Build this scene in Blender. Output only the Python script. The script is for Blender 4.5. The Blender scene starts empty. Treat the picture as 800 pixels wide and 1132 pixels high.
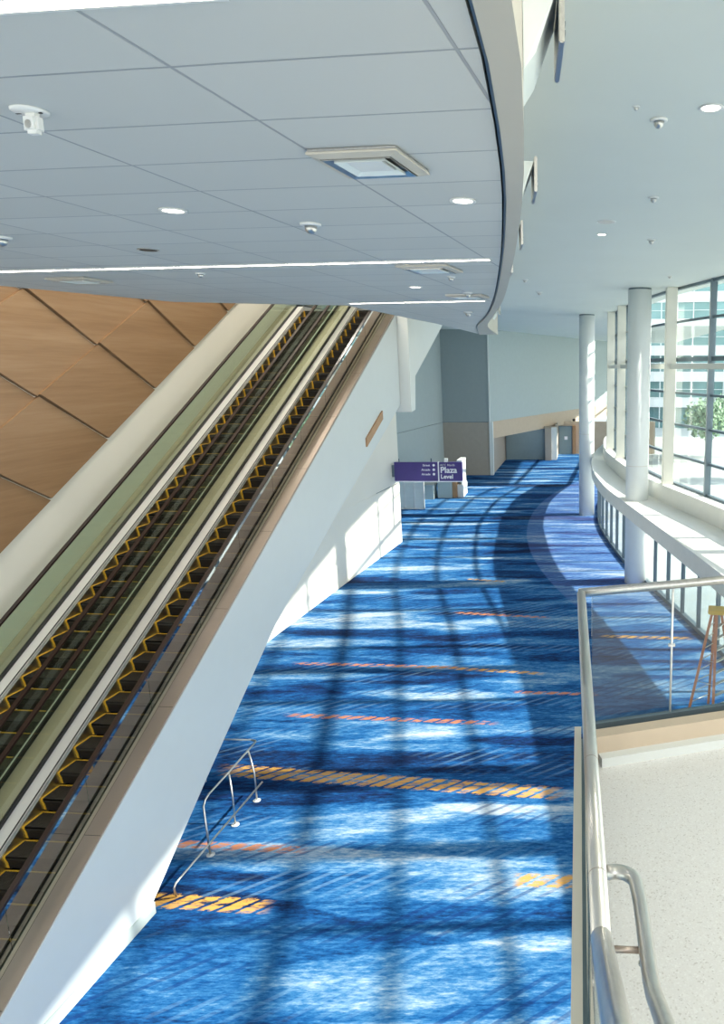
import bpy, bmesh, math, random
from mathutils import Vector, Matrix
random.seed(7)
sc = bpy.context.scene
col = sc.collection
E = 9.0                                   # eye height above the lower carpet

# ---------------------------------------------------------------- camera
cam = bpy.data.cameras.new('camera'); co = bpy.data.objects.new('camera', cam); col.objects.link(co)
cam.sensor_fit = 'VERTICAL'; cam.sensor_height = 24.0; cam.lens = 24.0*800/1132
cam.shift_x = (400-640)/1132; cam.clip_start = .05; cam.clip_end = 600
co.location = (0, 0, E); co.rotation_euler = (math.radians(90)-math.atan(.2), 0, 0)
sc.camera = co
# ---------------------------------------------------------------- light
w = bpy.data.worlds.new('world'); sc.world = w; w.use_nodes = True
nt = w.node_tree; nt.nodes.clear()
wo = nt.nodes.new('ShaderNodeOutputWorld'); bg = nt.nodes.new('ShaderNodeBackground')
tcw = nt.nodes.new('ShaderNodeTexCoord'); sp = nt.nodes.new('ShaderNodeSeparateXYZ'); rw = nt.nodes.new('ShaderNodeValToRGB')
nt.links.new(tcw.outputs['Generated'], sp.inputs[0]); nt.links.new(sp.outputs[2], rw.inputs[0])
rw.color_ramp.elements[0].position = 0.0; rw.color_ramp.elements[0].color = (1.0, .985, .96, 1)
rw.color_ramp.elements[1].position = 0.9; rw.color_ramp.elements[1].color = (.66, .78, .93, 1)
nt.links.new(rw.outputs[0], bg.inputs[0]); bg.inputs[1].default_value = 2.45
nt.links.new(bg.outputs[0], wo.inputs[0])
sun = bpy.data.lights.new('sun', 'SUN'); so = bpy.data.objects.new('sun', sun); col.objects.link(so)
sun.energy = 9.3; sun.angle = math.radians(1.0); sun.color = (1, .94, .84)
so.location = (30, 0, 30)
so.rotation_euler = Vector((-.82, -.03, -.565)).to_track_quat('-Z', 'Y').to_euler()
sc.view_settings.view_transform = 'Standard'; sc.view_settings.look = 'None'
sc.view_settings.gamma = 1; sc.view_settings.use_curve_mapping = False
sc.view_settings.exposure = 0.30
sc.cycles.caustics_reflective = False; sc.cycles.max_bounces = 12; sc.cycles.diffuse_bounces = 6; sc.cycles.transparent_max_bounces = 24

# ---------------------------------------------------------------- node maths
class G:
    def __init__(s, m): s.m = m; s.t = m.node_tree
    def n(s, t, **k):
        a = s.t.nodes.new(t)
        for q, v in k.items(): setattr(a, q, v)
        return a
    def L(s, a, b): s.t.links.new(a, b)
    def m_(s, op, a, b=0.0, c=None, clamp=False):
        q = s.n('ShaderNodeMath', operation=op, use_clamp=clamp)
        for i, v in enumerate((a, b) if c is None else (a, b, c)):
            if isinstance(v, (int, float)): q.inputs[i].default_value = v
            else: s.L(v, q.inputs[i])
        return q.outputs[0]
    def mix(s, f, a, b):
        q = s.n('ShaderNodeMix', data_type='RGBA')
        for i, v in ((0, f), (6, a), (7, b)):
            if isinstance(v, (int, float)): q.inputs[i].default_value = v
            elif isinstance(v, tuple): q.inputs[i].default_value = (*v, 1) if len(v) == 3 else v
            else: s.L(v, q.inputs[i])
        return q.outputs[2]
    def ramp(s, f, pts):
        r = s.n('ShaderNodeValToRGB'); e = r.color_ramp.elements
        e[0].position, e[0].color = pts[0][0], (*pts[0][1], 1); e[1].position, e[1].color = pts[-1][0], (*pts[-1][1], 1)
        for p, c in pts[1:-1]:
            k = e.new(p); k.color = (*c, 1)
        s.L(f, r.inputs[0]); return r.outputs[0]
    def xyz(s):
        tc = s.n('ShaderNodeTexCoord'); sp = s.n('ShaderNodeSeparateXYZ'); s.L(tc.outputs['Object'], sp.inputs[0]); return sp.outputs
    def vec(s, x, y, z=0.0):
        c = s.n('ShaderNodeCombineXYZ')
        for i, v in enumerate((x, y, z)):
            if isinstance(v, (int, float)): c.inputs[i].default_value = v
            else: s.L(v, c.inputs[i])
        return c.outputs[0]
    def noise(s, v, sc, det=3, rough=.5):
        q = s.n('ShaderNodeTexNoise'); s.L(v, q.inputs['Vector']); q.inputs['Scale'].default_value = sc
        q.inputs['Detail'].default_value = det; q.inputs['Roughness'].default_value = rough; return q.outputs[0]
    def step(s, v, lo, hi):
        q = s.n('ShaderNodeMapRange', interpolation_type='SMOOTHSTEP'); s.L(v, q.inputs[0])
        q.inputs[1].default_value = lo; q.inputs[2].default_value = hi; return q.outputs[0]

def base(name, colr, rough=.6, metal=0.0, spec=.5):
    m = bpy.data.materials.new(name); m.use_nodes = True
    b = m.node_tree.nodes['Principled BSDF']
    b.inputs['Base Color'].default_value = (*colr, 1); b.inputs['Roughness'].default_value = rough
    b.inputs['Metallic'].default_value = metal; b.inputs['Specular IOR Level'].default_value = spec
    return m, b
def plain(name, colr, rough=.6, metal=0.0, var=.04, sc_=3.0, bump=0.0, bs=60, spec=.5):
    m, b = base(name, colr, rough, metal, spec); g = G(m)
    tc = g.n('ShaderNodeTexCoord').outputs['Object']
    n = g.noise(tc, sc_, 4)
    a = tuple(max(0, c*(1-var)) for c in colr); d = tuple(min(1, c*(1+var)) for c in colr)
    g.L(g.ramp(n, [(.3, a), (.7, d)]), b.inputs['Base Color'])
    if bump:
        q = g.n('ShaderNodeBump'); q.inputs['Strength'].default_value = bump; q.inputs['Distance'].default_value = .01
        g.L(g.noise(tc, bs, 3), q.inputs['Height']); g.L(q.outputs[0], b.inputs['Normal'])
    return m
def brushed(name, colr, rough=.3, sx=2, sy=2, sz=60):
    m, b = base(name, colr, rough, 1.0); g = G(m)
    tc = g.n('ShaderNodeTexCoord').outputs['Object']; mp = g.n('ShaderNodeMapping'); mp.inputs['Scale'].default_value = (sx, sy, sz)
    g.L(tc, mp.inputs[0]); n = g.noise(mp.outputs[0], 1.0, 4, .7)
    g.L(g.ramp(n, [(.25, tuple(c*.85 for c in colr)), (.75, tuple(min(1, c*1.1) for c in colr))]), b.inputs['Base Color'])
    g.L(g.m_('MULTIPLY_ADD', n, .2, rough-.1), b.inputs['Roughness'])
    return m
def glass(name, tint, refl=1.0, ior=1.5, rough=.0):
    m = bpy.data.materials.new(name); m.use_nodes = True; t = m.node_tree; t.nodes.clear(); g = G(m)
    o = g.n('ShaderNodeOutputMaterial'); mx = g.n('ShaderNodeMixShader'); tr = g.n('ShaderNodeBsdfTransparent'); gl = g.n('ShaderNodeBsdfGlossy')
    fr = g.n('ShaderNodeFresnel'); fr.inputs[0].default_value = ior
    tr.inputs[0].default_value = (*tint, 1); gl.inputs['Roughness'].default_value = rough; gl.inputs[0].default_value = (1, 1, 1, 1)
    ge = g.n('ShaderNodeNewGeometry')
    g.L(g.m_('MULTIPLY', g.m_('MULTIPLY', fr.outputs[0], refl, clamp=True), g.m_('SUBTRACT', 1.0, ge.outputs['Backfacing'])), mx.inputs[0]); g.L(tr.outputs[0], mx.inputs[1]); g.L(gl.outputs[0], mx.inputs[2]); g.L(mx.outputs[0], o.inputs[0])
    return m
def emit(name, colr, st):
    m, b = base(name, colr, .5); b.inputs['Emission Color'].default_value = (*colr, 1); b.inputs['Emission Strength'].default_value = st
    return m

M = {}
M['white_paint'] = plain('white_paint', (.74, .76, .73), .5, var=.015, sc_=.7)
M['ceiling_paint'] = plain('ceiling_paint', (.73, .76, .72), .7, var=.015, sc_=.5)
M['cream'] = plain('cream_paint', (.78, .75, .66), .55, var=.02, sc_=.6)
M['column'] = plain('column_paint', (.80, .83, .82), .45, var=.01)
M['pilaster'] = plain('pilaster_paint', (.78, .76, .66), .5, var=.02)
M['ledge'] = plain('ledge_paint', (.80, .79, .74), .5, var=.02)
M['greywall'] = plain('grey_blue_wall', (.43, .49, .48), .6, var=.02)
M['greywall_dark'] = plain('dark_grey_blue_wall', (.31, .36, .36), .6, var=.02)
M['taupe'] = plain('taupe_wall', (.40, .35, .29), .6, var=.03)
M['tan'] = plain('tan_band', (.56, .44, .32), .6, var=.03)
M['clad'] = plain('grey_white_cladding', (.64, .68, .68), .35, var=.01)
M['fascia'] = plain('fascia_paint', (.60, .55, .46), .5, var=.015)
M['frame'] = plain('dark_grey_aluminium', (.16, .21, .24), .35, .6, var=.05)
M['steel'] = brushed('brushed_steel', (.66, .64, .60), .32, 40, 3, 40)
M['steel_light'] = plain('satin_steel_deck', (.80, .79, .77), .42, .35, var=.03, sc_=.8)
M['steel_warm'] = plain('warm_steel_deck', (.48, .42, .32), .40, .45, var=.05, sc_=.8)
M['steel_brown'] = plain('bronze_steel_trim', (.40, .33, .28), .38, .8, var=.08, sc_=.8)
M['rubber'] = plain('brown_black_rubber', (.022, .012, .010), .3, var=.1)
M['black'] = plain('black_plastic', (.015, .015, .017), .4, var=.1)
M['step'] = plain('dark_step_metal', (.055, .05, .042), .45, .5, var=.2, sc_=20)
M['riser'] = plain('black_riser', (.014, .012, .011), .5, .3, var=.1)
M['yellow'] = plain('yellow_paint', (.75, .44, .035), .5, var=.08, sc_=10)
M['glass_green'] = glass('green_glass', (.87, .93, .87), 1.3, 1.5)
M['glass_mirror'] = glass('reflective_green_glass', (.62, .70, .66), 6.0, 1.5)
M['glass_rail'] = glass('clear_rail_glass', (.80, .84, .84), 1.8, 1.5)
M['glass_win'] = glass('window_glass', (.95, .98, .975), 1.0, 1.5)
M['white_plastic'] = plain('white_plastic', (.8, .8, .77), .4)
M['purple'] = plain('purple_sign_face', (.062, .04, .21), .35, var=.12, sc_=1.2)
M['sign_white'] = plain('sign_white', (.85, .85, .9), .5)
M['light'] = emit('lamp_light', (1, .93, .82), 14)
M['light_cool'] = emit('lamp_disc', (1, .95, .88), 6)
M['frost'] = plain('frosted_diffuser', (.78, .83, .80), .35)
M['orange_fg'] = plain('orange_fibreglass', (.58, .20, .08), .5)
M['alu'] = brushed('ladder_aluminium', (.6, .58, .52), .4)
M['ladder_yellow'] = plain('ladder_yellow_plastic', (.80, .50, .03), .5)
M['orange_wood'] = plain('orange_wood', (.42, .24, .12), .5, var=.1)
M['curb'] = plain('curb_board', (.62, .50, .37), .5, var=.08, sc_=2)
M['pavement'] = plain('pale_pavement', (.40, .43, .41), .8, var=.06, sc_=.3)
M['bldg_white'] = plain('pale_spandrel', (.70, .73, .72), .5)
M['bldg_glass'] = plain('teal_facade_glass', (.16, .30, .30), .12, .3, var=.3, sc_=.12)
M['foliage'] = plain('foliage', (.22, .33, .20), .8, var=.5, sc_=4)
M['bark'] = plain('bark', (.16, .11, .07), .9, var=.2)
M['door_grey'] = plain('grey_door_paint', (.20, .27, .29), .4, var=.03)

def wood_mat():
    m, b = base('veneer_wood', (.5, .3, .15), .42); g = G(m); x, y, z = g.xyz()
    v = g.vec(g.m_('MULTIPLY', x, .4), g.m_('MULTIPLY', y, .35), g.m_('MULTIPLY', z, 7))
    oi = g.n('ShaderNodeObjectInfo').outputs['Random']
    n = g.noise(v, 1.6, 6, .6); n2 = g.noise(g.vec(g.m_('MULTIPLY', y, .12), g.m_('MULTIPLY', z, 2.2), oi), 1.0, 2)
    f = g.m_('ADD', g.m_('MULTIPLY', n, .5), g.m_('MULTIPLY', n2, .5))
    c = g.ramp(f, [(.3, (.235, .13, .062)), (.5, (.31, .185, .095)), (.7, (.38, .245, .14))])
    c2 = g.mix(g.m_('MULTIPLY', oi, .28), c, (.24, .13, .06))
    g.L(c2, b.inputs['Base Color']); return m
M['wood'] = wood_mat()

def terrazzo():
    m, b = base('white_terrazzo', (.8, .78, .74), .35); g = G(m); tc = g.n('ShaderNodeTexCoord').outputs['Object']
    v = g.n('ShaderNodeTexVoronoi'); g.L(tc, v.inputs['Vector']); v.inputs['Scale'].default_value = 150
    k = g.n('ShaderNodeSeparateColor'); g.L(v.outputs['Color'], k.inputs[0])
    r = g.ramp(k.outputs[0], [(0, (.60, .56, .51)), (.06, (.72, .685, .64)), (.12, (.775, .745, .705)), (.8, (.80, .77, .73)), (1, (.86, .84, .80))])
    g.L(r, b.inputs['Base Color']); return m
M['terrazzo'] = terrazzo()

def tiles():
    m, b = base('acoustic_tile', (.62, .67, .68), .75); g = G(m); x, y, z = g.xyz()
    a = math.atan(.115); ca, sa = math.cos(a), math.sin(a)
    # local axes: p across (1,-.13), q along (.115,1)
    p = g.m_('SUBTRACT', g.m_('MULTIPLY', x, ca), g.m_('MULTIPLY', y, sa))
    q = g.m_('ADD', g.m_('MULTIPLY', x, math.sin(.14)), g.m_('MULTIPLY', y, math.cos(.14)))
    def line(v, per, ph, wd):
        f = g.m_('PINGPONG', g.m_('ADD', v, ph), per/2)
        return g.step(f, wd, wd*.6)
    l1 = line(p, 1.175, .80, .010); l2 = line(q, .638, -2.91, .009)
    l = g.m_('MAXIMUM', l1, l2)
    f = g.m_('FLOOR', g.m_('DIVIDE', g.m_('SUBTRACT', q, 2.91), .638)); f2 = g.m_('FLOOR', g.m_('DIVIDE', g.m_('ADD', p, .80), 1.175))
    wn = g.n('ShaderNodeTexWhiteNoise', noise_dimensions='2D'); g.L(g.vec(f, f2), wn.inputs['Vector'])
    cc = g.ramp(wn.outputs[0], [(0, (.635, .635, .60)), (1, (.67, .67, .635))])
    g.L(g.mix(l, cc, (.40, .41, .42)), b.inputs['Base Color'])
    bp = g.n('ShaderNodeBump'); bp.inputs['Strength'].default_value = .6; bp.inputs['Distance'].default_value = .01
    g.L(g.m_('SUBTRACT', 1.0, l), bp.inputs['Height']); g.L(bp.outputs[0], b.inputs['Normal']); return m
M['tiles'] = tiles()

STRIPES = [  # x0 y0 x1 y1 halfwidth kind(0 yellow, 1 orange-red)
 (-8.37, 15.06, -0.1, 14.05, .24, 0), (-7.9, 17.7, -1.98, 17.21, .11, 1), (-8.98, 21.1, -3.5, 20.75, .10, 1), (-4.9, 20.85, -0.95, 20.29, .10, 0),
 (-1.92, 19.06, .6, 18.9, .09, 1), (-9.6, 12.55, -5.07, 12.22, .11, 1), (-9, 11.05, -5.15, 10.74, .17, 0), (-1.22, 11.43, .9, 11.3, .17, 0),
 (-4.74, 25.83, -0.99, 25.23, .11, 1), (.62, 23.41, 3.9, 23.16, .13, 0), (-4.9, 30.2, -3.1, 29.79, .11, 0)]
def carpet():
    m, b = base('blue_patterned_carpet', (.02, .1, .4), .95, spec=.1); g = G(m); x, y, z = g.xyz()
    def rot(a, sx, sy, ph):
        ca, sa = math.cos(a), math.sin(a)
        p = g.m_('ADD', g.m_('MULTIPLY', x, ca*sx), g.m_('MULTIPLY', y, sa*sx)); q = g.m_('SUBTRACT', g.m_('MULTIPLY', y, ca*sy), g.m_('MULTIPLY', x, sa*sy))
        return g.vec(p, q, ph)
    n1 = g.noise(rot(-.03, .13, .55, 0), 1.0, 2, .5)
    n2 = g.noise(rot(.05, .55, 3.6, 3.3), 1.0, 5, .68)
    n3 = g.noise(g.vec(g.m_('MULTIPLY', x, 3.2), g.m_('MULTIPLY', y, 15.0), 7.1), 1.0, 4, .75)
    sh1 = g.step(g.noise(rot(.16, .11, .80, 11.3), 1.0, 1, .4), .535, .60)
    sh2 = g.step(g.noise(rot(-.13, .12, .95, 21.7), 1.0, 1, .4), .55, .60)
    sh3 = g.step(g.noise(rot(-.05, .07, 1.0, 31.9), 1.0, 1, .4), .52, .58)
    sh4 = g.step(g.noise(rot(.30, .10, .65, 41.1), 1.0, 1, .4), .54, .60)
    val = g.m_('ADD', g.m_('MULTIPLY', n1, .42), g.m_('MULTIPLY', n2, .38))
    val = g.m_('ADD', val, g.m_('MULTIPLY', n3, .50))
    val = g.m_('ADD', val, g.m_('MULTIPLY', g.m_('ADD', sh1, sh2), .13))
    val = g.m_('SUBTRACT', val, g.m_('MULTIPLY', g.m_('ADD', sh3, g.m_('MULTIPLY', sh4, .6)), .11))
    n4 = g.noise(g.vec(g.m_('MULTIPLY', x, 9.0), g.m_('MULTIPLY', y, 26.0), 2.1), 1.0, 3, .7)
    n5 = g.noise(rot(.45, .8, 3.0, 17.0), 1.0, 4, .7)
    val = g.m_('ADD', val, g.m_('MULTIPLY', g.m_('SUBTRACT', g.m_('ADD', n4, n5), 1.0), .24))
    val = g.m_('SUBTRACT', val, .010)
    # arc: lilac carpet inside the circle, lightened for reflected sun; dark ring around it
    dx = g.m_('SUBTRACT', x, 40.0); dy = g.m_('SUBTRACT', y, 42.0)
    r = g.m_('SQRT', g.m_('ADD', g.m_('MULTIPLY', dx, dx), g.m_('MULTIPLY', dy, dy)))
    inside = g.m_('MULTIPLY', g.step(r, 43.05, 42.95), g.step(y, 24.0, 29.0))
    ring = g.m_('MULTIPLY', g.m_('MULTIPLY', g.step(r, 45.6, 44.8), g.step(r, 42.95, 43.05)), g.step(y, 27.0, 31.0))
    val = g.m_('ADD', val, g.m_('MULTIPLY', inside, .02)); val = g.m_('SUBTRACT', val, g.m_('MULTIPLY', ring, .07))
    c = g.ramp(val, [(.44, (.004, .013, .050)), (.53, (.005, .038, .135)), (.62, (.008, .082, .250)), (.72, (.035, .155, .35)), (.81, (.15, .28, .44)), (.94, (.42, .49, .57))])
    c = g.mix(g.m_('MULTIPLY', inside, .30), c, (.14, .16, .38))
    # diagonal pale hatching in patches
    hp = g.m_('SINE', g.m_('MULTIPLY', g.m_('ADD', g.m_('MULTIPLY', x, 1.0), g.m_('MULTIPLY', y, -1.35)), 15.5))
    hm = g.noise(g.vec(g.m_('MULTIPLY', x, .22), g.m_('MULTIPLY', y, .75), 9.0), 1.0, 2)
    hat = g.m_('MULTIPLY', g.step(hp, .35, .75), g.step(hm, .52, .64))
    hat = g.m_('MULTIPLY', hat, g.m_('MULTIPLY_ADD', n3, .9, .1))
    c = g.mix(g.m_('MULTIPLY', hat, .5), c, (.22, .38, .55))
    hd = g.m_('MULTIPLY', g.step(hp, -.35, -.8), g.step(hm, .47, .40))
    c = g.mix(g.m_('MULTIPLY', hd, .55), c, (.006, .03, .14))
    # orange stripes
    nn = g.m_('SUBTRACT', g.noise(g.vec(g.m_('MULTIPLY', x, 2.0), g.m_('MULTIPLY', y, 8.0)), 1.3, 4, .7), .5)
    ds = g.m_('SINE', g.m_('MULTIPLY', g.m_('ADD', x, g.m_('MULTIPLY', y, -1.2)), 17.0))
    dash = g.m_('MULTIPLY', g.step(g.m_('ADD', ds, g.m_('MULTIPLY', nn, 1.6)), -.9, -.3), 1.0)
    for kind, cc in ((0, (.62, .33, .07)), (1, (.50, .19, .08))):
        tot = None
        for (x0, y0, x1, y1, hw, k) in STRIPES:
            if k != kind: continue
            cx, cy = (x0+x1)/2, (y0+y1)/2; sl = (y1-y0)/(x1-x0); hl = abs(x1-x0)/2
            u = g.m_('ABSOLUTE', g.m_('SUBTRACT', x, cx))
            v = g.m_('ABSOLUTE', g.m_('SUBTRACT', g.m_('SUBTRACT', y, cy), g.m_('MULTIPLY', g.m_('SUBTRACT', x, cx), sl)))
            v = g.m_('ADD', v, g.m_('MULTIPLY', nn, hw*(1.8 if kind == 0 else 3.0)))
            k_ = g.m_('MULTIPLY', g.m_('LESS_THAN', v, hw), g.step(u, hl, hl*.8))
            tot = k_ if tot is None else g.m_('MAXIMUM', tot, k_)
        tot = g.m_('MULTIPLY', tot, dash); tot = g.m_('MULTIPLY', tot, g.step(nn, -.14, .04))
        c = g.mix(g.m_('MULTIPLY', tot, .92), c, cc)
    g.L(c, b.inputs['Base Color'])
    bp = g.n('ShaderNodeBump'); bp.inputs['Strength'].default_value = .4; bp.inputs['Distance'].default_value = .01
    g.L(g.noise(g.vec(x, y), 120, 2), bp.inputs['Height']); g.L(bp.outputs[0], b.inputs['Normal']); return m
M['carpet'] = carpet()

# ---------------------------------------------------------------- mesh building
class MB:
    def __init__(s): s.v = []; s.f = []; s.mi = []; s.sm = []
    def add(s, vs, fs, mi=0, smooth=False):
        o = len(s.v); s.v += [tuple(p) for p in vs]
        for f in fs: s.f.append([o+i for i in f]); s.mi.append(mi); s.sm.append(smooth)
        return s
    def box(s, a, b, mi=0, mat=None):
        x0, y0, z0 = a; x1, y1, z1 = b
        vs = [(x0, y0, z0), (x1, y0, z0), (x1, y1, z0), (x0, y1, z0), (x0, y0, z1), (x1, y0, z1), (x1, y1, z1), (x0, y1, z1)]
        if mat: vs = [mat @ Vector(p) for p in vs]
        return s.add(vs, [(0, 3, 2, 1), (4, 5, 6, 7), (0, 1, 5, 4), (1, 2, 6, 5), (2, 3, 7, 6), (3, 0, 4, 7)], mi)
    def bbox(s, a, b, bev=.01, mi=0):
        """box with chamfered edges"""
        bm = bmesh.new(); bmesh.ops.create_cube(bm, size=1)
        for v in bm.verts:
            v.co = Vector([(a[i]+b[i])/2 + v.co[i]*(b[i]-a[i]) for i in range(3)])
        bmesh.ops.bevel(bm, geom=bm.edges[:], offset=bev, segments=2, affect='EDGES')
        bm.verts.index_update(); s.add([v.co[:] for v in bm.verts], [[v.index for v in f.verts] for f in bm.faces], mi); bm.free(); return s
    def prism(s, poly, axis, lo, hi, mi=0):
        """extrude 2-D polygon along axis; axis 0: (y,z) ; 1: (x,z) ; 2: (x,y)"""
        def mk(p, t): return {0: (t, p[0], p[1]), 1: (p[0], t, p[1]), 2: (p[0], p[1], t)}[axis]
        n = len(poly); vs = [mk(p, lo) for p in poly] + [mk(p, hi) for p in poly]
        fs = [list(range(n))[::-1], list(range(n, 2*n))] + [(i, (i+1) % n, n+(i+1) % n, n+i) for i in range(n)]
        return s.add(vs, fs, mi)
    def strip(s, A, B, z0, z1, mi=0):
        """solid between plan curves A and B (same count), from z0 to z1 (numbers)"""
        n = len(A); vs = []
        for a, b in zip(A, B): vs += [(a[0], a[1], z0), (b[0], b[1], z0), (b[0], b[1], z1), (a[0], a[1], z1)]
        fs = []
        for i in range(n-1):
            o = 4*i; p = o+4
            for k in range(4): fs.append((o+k, p+k, p+(k+1) % 4, o+(k+1) % 4))
        fs += [(0, 1, 2, 3), (4*n-4, 4*n-1, 4*n-2, 4*n-3)]
        return s.add(vs, fs, mi)
    def tube(s, pts, r, seg=12, mi=0, closed=False):
        pts = [Vector(p) for p in pts]; n = len(pts); rings = []
        up = Vector((0, 0, 1)); prev = None
        for i, p in enumerate(pts):
            t = (pts[min(i+1, n-1)]-pts[max(i-1, 0)]).normalized()
            if prev is None:
                a = up if abs(t.z) < .95 else Vector((1, 0, 0)); u = t.cross(a).normalized()
            else: u = (prev - t*prev.dot(t)).normalized()
            prev = u; v = t.cross(u)
            rr = r[i] if isinstance(r, (list, tuple)) else r
            rings.append([p+(u*math.cos(2*math.pi*k/seg)+v*math.sin(2*math.pi*k/seg))*rr for k in range(seg)])
        vs = [q for R_ in rings for q in R_]; fs = []
        for i in range(n-1):
            for k in range(seg):
                a = i*seg+k; b = i*seg+(k+1) % seg; fs.append((a, b, b+seg, a+seg))
        s.add(vs, fs, mi, True)
        s.add(rings[0], [list(range(seg))[::-1]], mi); s.add(rings[-1], [list(range(seg))], mi); return s
    def cyl(s, x, y, z0, z1, r, seg=48, mi=0, r2=None):
        r2 = r if r2 is None else r2
        vs = [(x+r*math.cos(2*math.pi*k/seg), y+r*math.sin(2*math.pi*k/seg), z0) for k in range(seg)] + [(x+r2*math.cos(2*math.pi*k/seg), y+r2*math.sin(2*math.pi*k/seg), z1) for k in range(seg)]
        s.add(vs, [(k, (k+1) % seg, seg+(k+1) % seg, seg+k) for k in range(seg)], mi, True)
        s.add(vs, [list(range(seg))[::-1], list(range(seg, 2*seg))], mi); return s
    def lathe(s, x, y, prof, seg=24, mi=0):
        vs = [(x+r*math.cos(2*math.pi*k/seg), y+r*math.sin(2*math.pi*k/seg), z) for r, z in prof for k in range(seg)]
        fs = [(i*seg+k, i*seg+(k+1) % seg, (i+1)*seg+(k+1) % seg, (i+1)*seg+k) for i in range(len(prof)-1) for k in range(seg)]
        s.add(vs, fs, mi, True); n = len(prof)
        s.add(vs[:seg], [list(range(seg))[::-1]], mi); s.add(vs[-seg:], [list(range(seg))], mi); return s
    def build(s, name, mats, parent=None, loc=None):
        if not isinstance(mats, (list, tuple)): mats = [mats]
        me = bpy.data.meshes.new(name); me.from_pydata(s.v, [], s.f)
        for m in mats: me.materials.append(M[m] if isinstance(m, str) else m)
        for p, mi, sm in zip(me.polygons, s.mi, s.sm): p.material_index = mi; p.use_smooth = sm
        bm = bmesh.new(); bm.from_mesh(me); bmesh.ops.remove_doubles(bm, verts=bm.verts, dist=1e-5); bmesh.ops.recalc_face_normals(bm, faces=bm.faces); bm.to_mesh(me); bm.free()
        me.update()
        o = bpy.data.objects.new(name, me); col.objects.link(o)
        if parent: o.parent = parent
        if loc: o.location = loc
        return o
def tag(o, label=None, cat=None, group=None, kind=None):
    if label: o['label'] = label
    if cat: o['category'] = cat
    if group: o['group'] = group
    if kind: o['kind'] = kind
    return o
def struct(mb, name, mat, label=None):
    o = mb.build(name, mat); o['kind'] = 'structure'
    if label: o['label'] = label; o['category'] = name.split('_')[0]
    return o
def thing(name, label, cat, loc=(0, 0, 0), rz=0, group=None):
    o = bpy.data.objects.new(name, None); col.objects.link(o); o.location = loc; o.rotation_euler = (0, 0, rz); o.empty_display_size = .2
    return tag(o, label, cat, group)
def copy_tree(o, parent=None):
    c = o.copy(); col.objects.link(c); c.parent = parent
    for ch in list(o.children): copy_tree(ch, c)
    return c

def spline(pts, ys):
    """x(y) through control points, Catmull-Rom (monotone in y)"""
    out = []
    for y in ys:
        i = 0
        while i < len(pts)-2 and y > pts[i+1][0]: i += 1
        p1, p2 = pts[i], pts[i+1]; p0 = pts[i-1] if i > 0 else (2*p1[0]-p2[0], 2*p1[1]-p2[1]); p3 = pts[i+2] if i+2 < len(pts) else (2*p2[0]-p1[0], 2*p2[1]-p1[1])
        h = p2[0]-p1[0]; t = (y-p1[0])/h
        m1 = (p2[1]-p0[1])/(p2[0]-p0[0])*h; m2 = (p3[1]-p1[1])/(p3[0]-p1[0])*h
        x = (2*t**3-3*t*t+1)*p1[1]+(t**3-2*t*t+t)*m1+(-2*t**3+3*t*t)*p2[1]+(t**3-t*t)*m2
        out.append((x, y))
    return out
def rng(a, b, n): return [a+(b-a)*i/(n-1) for i in range(n)]

K_ = [(-5, 10.6), (5, 9.0), (12, 7.7), (18, 6.25), (23.9, 4.85), (26.6, 4.1), (30.2, 3.1), (34, 2.35), (38, 1.85), (42.3, 1.5), (50, 1.8), (56, 3.0)]
L_ = [(-5, 7.6), (5, 5.9), (12, 4.8), (18.4, 3.8), (23.1, 2.96), (29.1, 1.85), (33.2, 1.15), (39, .72), (44, .8), (50, 1.4), (56, 2.6)]
B_ = [(-5, 8.6), (5, 7.0), (12, 6.0), (21.8, 4.56), (23.2, 4.25), (28.2, 3.15), (32.1, 2.25), (39.4, 1.3), (44, 1.2), (50, 1.7), (56, 2.9)]
G_ = [(y, x+.62) for y, x in K_]
F_in = [(-4, -.40), (2.6, -.367), (4.04, -.43), (5.6, -.56), (8.6, -.90), (13.1, -1.5), (17, -2.12), (21.4, -2.95), (26.6, -3.6)]
F_out = [(-4, -.25), (2.6, -.21), (4.04, -.285), (5.6, -.42), (8.6, -.755), (13.1, -1.33), (17, -1.95), (21.4, -2.62), (26.6, -2.9)]
def off(c, d): return [(x+d, y) for x, y in c]
def at(pts, y): return spline(pts, [y])[0][0]
YS = rng(-5, 56, 62)
cK, cL, cB, cG = (spline(p, YS) for p in (K_, L_, B_, G_))

# ---------------------------------------------------------------- structure
fl = [(-16, -5)]+off(cB, .13)+[(3.9, 56.3), (6.8, 96), (-16, 96)]
mb = MB(); mb.prism(fl, 2, -.2, 0)
struct(mb, 'floor', 'carpet', 'blue patterned carpet with pale streaks and orange dashes')
mb = MB(); mb.box((-80, -60, -.6), (140, 180, -.25)); mb.prism([(x+.14, y) for x, y in cB]+[(4.05, 56.3), (7.0, 96), (60, 96), (60, -5)], 2, -.25, -.02)
struct(mb, 'ground', 'pavement')
# upper white ceiling
CZ = 12.05
yy = rng(-4, 26.6, 40)
mb = MB(); mb.strip(spline(F_in, yy), off(spline(G_, [min(q, 56) for q in yy]), 1.0) , CZ, CZ+.5)
yf = rng(26.6, 56, 30); mb.strip([(-16, q) for q in yf], off(spline(G_, yf), 1.0), CZ, CZ+.5)
mb.box((-16, 56, CZ), (12, 96, CZ+.5))
struct(mb, 'ceiling', 'ceiling_paint', 'smooth white ceiling over the atrium')
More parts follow.
